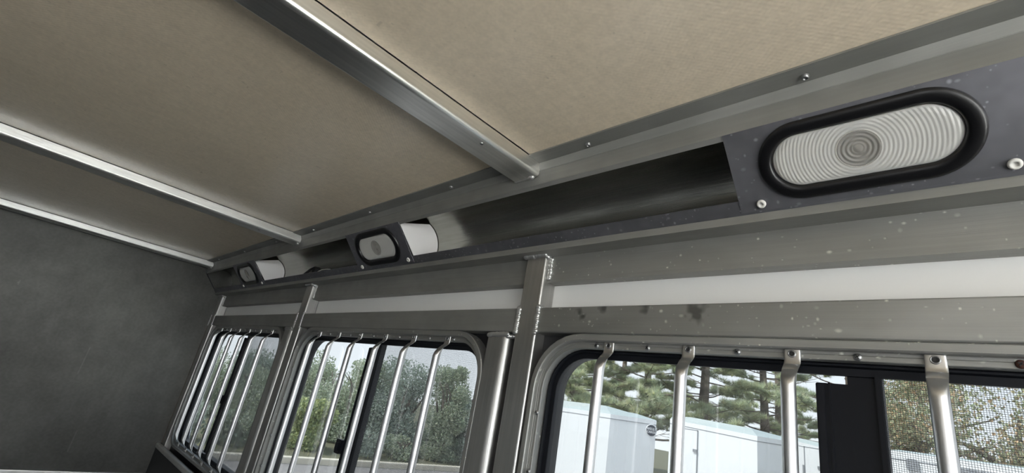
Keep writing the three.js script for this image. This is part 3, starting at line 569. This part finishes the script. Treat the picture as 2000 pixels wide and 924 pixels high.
  const e = cargoTrailer('long white trailer behind the insect screen of the near window', [[-1.47, -11.35], [3.6, -11.35], [4.4, -12.3], [3.6, -13.3], [-1.47, -13.3]], [2.23, 2.29, 2.29, 2.29, 2.23], [[0.95, 0.03], [0.95, 0.03], [0.95, 0.02], [0.95, 0.03], [0.95, 0.03]]);
  e.fix(mesh('vent', [box(-0.09, -0.1, 0, 0.09, 0.1, 0.05, 0.05)], M.grey, e.o), 0, 0.065, 2.03, 0.0);
  e.fix(mesh('name_strip', box(-0.3, -0.035, 0, 0.3, 0.035, 0.01), M.grey, e.o), 0, 0.19, 2.08, 0.005);
}
{ // a tall white box van parked behind the open rear end: its sunlit side is the light on everything that faces the doorway
  const v = new THREE.Group(); v.position.set(10.5, GY, 0.5);
  mesh('box_body', prism(rrect(-1.3, 0.75, 1.3, 3.7, 0.06, 3), -4.6, 3.4, 'z'), M.trailer, v);
  mesh('cab', prism([[-1.05, 0.5], [1.05, 0.5], [1.05, 1.5], [0.95, 2.5], [-0.95, 2.5], [-1.05, 1.5]], 3.42, 5.2, 'z'), M.trailer, v);
  for (const [x, z] of [[-1.0, -3.2], [1.0, -3.2], [-0.95, 4.3], [0.95, 4.3]]) { const w = mesh('wheel', lathe([[0.1, -0.12], [0.36, -0.12], [0.42, -0.07], [0.42, 0.07], [0.36, 0.12], [0.1, 0.12]], 24).rotateZ(Math.PI / 2), M.rubber, v); w.position.set(x, 0.42, z); }
  top(v, 'box_van', { label: 'tall white box van parked behind the open rear end of the trailer', category: 'van' });
}
// plants. A leaf card is a folded diamond; crowns are instanced cards round a set of lumps.
const leafGeo = raw([0, 0, 0, 0.5, 0.5, 0.12, 0, 1, 0, 0, 0, 0, 0, 1, 0, -0.5, 0.5, 0.12], new Array(12).fill(0));
const tuftGeo = (() => { const pos = []; for (let i = 0; i < 16; i++) { const a = rnd() * 6.28, e = rr(-0.2, 1.4), d = new THREE.Vector3(Math.cos(a) * Math.cos(e), Math.sin(e), Math.sin(a) * Math.cos(e)), s = new THREE.Vector3(-Math.sin(a), 0, Math.cos(a)).multiplyScalar(0.035); pos.push(...s.toArray(), ...s.clone().negate().toArray(), ...d.toArray()); } return raw(pos, new Array(96).fill(0)); })();
const col = new THREE.Color(), dum = new THREE.Object3D();
function cards(name, geo, mat, count, place, tint, parent) {
  const im = new THREE.InstancedMesh(geo, mat, count); im.name = name; im.userData.kind = 'stuff'; im.castShadow = im.receiveShadow = true;
  for (let i = 0; i < count; i++) { place(dum, i); dum.updateMatrix(); im.setMatrixAt(i, dum.matrix); tint(col, i); im.setColorAt(i, col); }
  parent.add(im); return im;
}
function shrub(x, z, h, r, tints, label, n = 15000, trunk = true) {
  const y0 = x < -13.1 ? GY + 0.13 : GY, o = new THREE.Group(); o.position.set(x, y0, z);
  const st = []; for (let i = 0; i < 6; i++) { const a = rnd() * 6.28, k = rr(0.3, 0.75) * r; st.push(tube([[0.1 * Math.cos(a), 0, 0.1 * Math.sin(a)], [0.4 * k * Math.cos(a), h * 0.3, 0.4 * k * Math.sin(a)], [k * Math.cos(a), h * 0.62, k * Math.sin(a)], [1.1 * k * Math.cos(a + 0.3), h * 0.72, 1.1 * k * Math.sin(a + 0.3)]], [0.06, 0.045, 0.03, 0.012], 6)); }
  mesh('stem', st, M.bark, o);
  const lumps = []; for (let i = 0; i < 22; i++) { const v = i < 5 ? rr(0.02, 0.2) : rr(0.1, 1 - 0.4 * r / h), a = rnd() * 6.28, q = r * Math.sqrt(Math.max(0.06, 1 - Math.pow(2 * v - 0.85, 2))) * rr(0.25, 0.8); lumps.push([q * Math.cos(a), v * h, q * Math.sin(a), r * rr(0.26, 0.5)]); }
  cards('foliage', leafGeo, M.leaf, n, (d) => { const l = lumps[Math.floor(rnd() * lumps.length)], a = rnd() * 6.28, c = rr(-1, 1), k = l[3] * Math.pow(rnd(), 0.4), s = Math.sqrt(1 - c * c); d.position.set(l[0] + k * s * Math.cos(a), Math.max(0.05, l[1] + k * c * 0.9), l[2] + k * s * Math.sin(a)); d.rotation.set(rr(-1.6, 1.6), rnd() * 6.28, rr(-1.6, 1.6)); d.scale.setScalar(rr(0.035, 0.095)); }, (c) => { const t = tints[Math.floor(rnd() * tints.length)], k = rr(0.65, 1.3); c.setRGB(t[0] * k, t[1] * k, t[2] * k); }, o);
  top(o, 'shrub', { label, category: 'shrub', group: 'green shrubs along the kerb' });
}
const G1 = [[0.48, 0.53, 0.37], [0.42, 0.48, 0.33], [0.54, 0.57, 0.42], [0.35, 0.41, 0.3]], G2 = [[0.4, 0.46, 0.2], [0.5, 0.53, 0.24], [0.32, 0.38, 0.2]], G3 = [[0.45, 0.51, 0.42], [0.51, 0.56, 0.47], [0.38, 0.44, 0.36]];
[[-22.4, -4.5, 2.8, 2.0, G1, 'rounded green shrub seen behind the first bars of the far window'], [-22.0, -7.1, 2.95, 1.8, G3, 'dull green shrub behind the screened half of the far window'],
  [-18.4, -6.0, 2.37, 1.5, G1, 'leafy shrub behind the first bar of the middle window'], [-19.0, -8.1, 3.07, 1.5, G1, 'tall olive shrub behind the second bar of the middle window'], [-15.0, -6.3, 1.5, 0.9, G2, 'low yellow-green shrub just left of the middle window latch'], [-16.7, -8.6, 3.16, 1.4, G1, 'tall shrub just right of the middle window sash'], [-15.5, -9.8, 3.34, 1.35, G3, 'tall dense shrub behind the fifth bar of the middle window'], [-14.2, -11.1, 3.6, 1.1, G1, 'tallest shrub, behind the last bar of the middle window'], [-14.3, -12.2, 2.5, 1.0, G3, 'shrub at the right edge of the middle window'], [-20.7, -11.8, 3.3, 2.2, G3, 'big hazy shrub in the second row behind the middle window'], [-17.6, -14.9, 3.0, 2.2, G1, 'broad shrub in the back row beyond the kerb'],
  [-14.5, -4.3, 0.95, 0.8, G1, 'low scrub hugging the kerb under the first bars of the middle window', 4000], [-14.3, -7.9, 0.9, 0.75, G3, 'low scrub hugging the kerb right of the middle window sash', 4000], [-14.0, -9.2, 0.75, 0.65, G1, 'small weedy scrub at the kerb below the fifth bar of the middle window', 3000], [-15.2, -2.9, 1.3, 0.9, G3, 'low scrub at the kerb behind the far window bars', 4000],
].forEach((a) => shrub(...a));
{
  const v = new THREE.Group(); v.position.set(-13.8, GY + 0.13, -9);
  cards('blades', leafGeo, M.leaf, 2400, (d) => { d.position.set(-Math.pow(rnd(), 1.5) * 4 + 0.5, 0, rr(-11, 9)); d.rotation.set(rr(-0.5, 0.5), rnd() * 6.28, rr(-0.5, 0.5)); const s = rr(0.05, 0.2); d.scale.set(s * 0.12, s, s * 0.16); }, (c) => { const k = rr(0.6, 1.3); rnd() < 0.6 ? c.setRGB(0.42 * k, 0.38 * k, 0.2 * k) : c.setRGB(0.2 * k, 0.24 * k, 0.09 * k); }, v);
  top(v, 'dry_grass', { label: 'dry yellowish grass growing behind the kerb', category: 'grass', kind: 'stuff' });
}
function pine(x, z, h, r, label, opt = {}) {
  const o = new THREE.Group(); o.position.set(x, GY, z);
  const lean = opt.lean ?? rr(-0.02, 0.02), ax = (t) => [lean * h * t + 0.08 * Math.sin(t * 5), h * t, 0.06 * Math.sin(t * 7)];
  mesh('trunk', tube([0, 0.15, 0.3, 0.45, 0.6, 0.75, 0.9, 1].map(ax), [1, 0.92, 0.85, 0.72, 0.58, 0.42, 0.22, 0.06].map((k) => k * (opt.thick ?? 0.24)), 10), M.bark, o);
  const br = [], tips = [], nb = opt.branches ?? 46, low = opt.low ?? 0.18;
  for (let i = 0; i < nb; i++) {
    const t = low + (0.97 - low) * i / nb, a = i * 2.4 + rr(-0.4, 0.4), len = r * (1.12 - t) * rr(0.7, 1.25) + 0.3, p = ax(t), droop = rr(-0.16, 0.2), ca = Math.cos(a), sa = Math.sin(a), pts = [];
    for (let k = 0; k <= 5; k++) { const s = k / 5; pts.push([p[0] + ca * len * s + 0.05 * len * Math.sin(s * 6 + i), p[1] + len * (droop * s + 0.16 * s * s), p[2] + sa * len * s + 0.05 * len * Math.cos(s * 5 + i)]); }
    br.push(tube(pts, pts.map((_, k) => (0.042 - 0.0066 * k) * (0.6 + len * 0.16)), 5));
    const bare = rnd() < (opt.bare ?? 0.15);
    for (let q = 0; q < 7; q++) {
      const s = rr(0.3, 1), k = Math.min(4, Math.floor(s * 5)), f = s * 5 - k, b = pts[k].map((v, m) => v + (pts[k + 1][m] - v) * f), a2 = a + (q % 2 ? 1 : -1) * rr(0.35, 1.0), l2 = len * rr(0.16, 0.36), e = [b[0] + Math.cos(a2) * l2, b[1] + l2 * rr(-0.1, 0.4), b[2] + Math.sin(a2) * l2];
      br.push(tube([b, [(b[0] + e[0]) / 2, (b[1] + e[1]) / 2 - 0.03, (b[2] + e[2]) / 2], e], [0.014, 0.01, 0.006], 4));
      if (!bare) for (let m = 0; m < 5; m++) { const w = m / 4; tips.push([b[0] + (e[0] - b[0]) * w, b[1] + (e[1] - b[1]) * w, b[2] + (e[2] - b[2]) * w]); }
    }
  }
  mesh('branch', br, M.bark, o);
  const T = opt.tints ?? [[0.5, 0.55, 0.36], [0.56, 0.6, 0.38], [0.42, 0.49, 0.34], [0.6, 0.59, 0.36]], per = opt.per ?? 8;
  if (tips.length) cards('needles', tuftGeo, M.needle, tips.length * per, (d, i) => { const p = tips[Math.floor(i / per)]; d.position.set(p[0] + rr(-0.1, 0.1), p[1] + rr(-0.06, 0.1), p[2] + rr(-0.1, 0.1)); d.rotation.set(rr(-0.6, 0.6), rnd() * 6.28, rr(-0.6, 0.6)); d.scale.setScalar(rr(0.18, 0.36)); }, (c) => { const t = T[Math.floor(rnd() * T.length)], k = rr(0.7, 1.35); c.setRGB(t[0] * k, t[1] * k, t[2] * k); }, o);
  top(o, 'pine_tree', { label, category: 'tree', group: 'pine trees behind the parked trailers' });
}
pine(-15.6, -20.4, 9, 3.6, 'pine at the left corner of the near window, above the badged trailer', { low: 0.2 });
pine(-12.2, -21.6, 10, 3.8, 'full green pine behind the first guard bar of the near window', { low: 0.2 });
pine(-11.3, -25.8, 11, 3.4, 'pine with a leaning brown trunk rising behind the second trailer', { low: 0.3, thick: 0.34, lean: 0.05 });
pine(-8.75, -28.2, 12, 3.5, 'pine with a straight bare trunk beside the third guard bar', { low: 0.22, thick: 0.27, bare: 0.4, per: 4 });
pine(-9.6, -33.5, 11, 3.0, 'farther pine trunk just right of the straight bare trunk', { low: 0.2, thick: 0.34, bare: 0.5 });
pine(-17.2, -27.5, 11, 3.8, 'pine in the back row behind the badged trailer', { low: 0.15 });
pine(-4.9, -28, 10, 4.2, 'sparse pine with long bare limbs beside the black window post', { low: 0.15, bare: 0.75, branches: 40, thick: 0.22 });
const AU = [[0.48, 0.5, 0.3], [0.58, 0.5, 0.3], [0.72, 0.5, 0.3], [0.38, 0.44, 0.27], [0.54, 0.58, 0.35]];
function autumnTree(x, z, h, r, label, n) {
  const o = new THREE.Group(); o.position.set(x, GY, z);
  const st = [tube([[0, 0, 0], [0.1, h * 0.25, 0], [0.05, h * 0.5, 0.1], [0.3, h * 0.8, 0]], [0.2, 0.17, 0.12, 0.04], 8)];
  for (let i = 0; i < 12; i++) { const a = i * 2.4, v = rr(0.22, 0.6); st.push(tube([[0.07, h * v, 0], [r * 0.4 * Math.cos(a), h * (v + 0.1), r * 0.4 * Math.sin(a)], [r * 0.9 * Math.cos(a + 0.2), h * (v + 0.16), r * 0.9 * Math.sin(a + 0.2)]], [0.08, 0.05, 0.015], 6)); }
  mesh('trunk', st, M.bark, o);
  const lumps = []; for (let i = 0; i < 18; i++) { const a = rnd() * 6.28, v = rr(0.3, 0.95), q = r * rr(0.2, 0.85); lumps.push([q * Math.cos(a), v * h, q * Math.sin(a), r * rr(0.22, 0.42)]); }
  cards('foliage', leafGeo, M.leaf, n, (d) => { const l = lumps[Math.floor(rnd() * lumps.length)], a = rnd() * 6.28, c = rr(-1, 1), k = l[3] * Math.pow(rnd(), 0.4), s = Math.sqrt(1 - c * c); d.position.set(l[0] + k * s * Math.cos(a), l[1] + k * c, l[2] + k * s * Math.sin(a)); d.rotation.set(rr(-1.6, 1.6), rnd() * 6.28, rr(-1.6, 1.6)); d.scale.setScalar(rr(0.045, 0.11)); }, (c) => { const t = AU[Math.floor(rnd() * AU.length)], k = rr(0.6, 1.3); c.setRGB(t[0] * k, t[1] * k, t[2] * k); }, o);
  top(o, 'autumn_tree', { label, category: 'tree', group: 'autumn trees beyond the long white trailer' });
}
autumnTree(-1.7, -18.5, 6.2, 2.0, 'olive and orange autumn tree left of the fourth guard bar', 14000);
autumnTree(0.2, -17.5, 5.2, 2.4, 'autumn tree with dark limbs right of the fourth guard bar', 14000);
autumnTree(3.6, -19, 6, 2.8, 'autumn tree at the right edge behind the screen', 9000);

renderer.render(scene, camera);
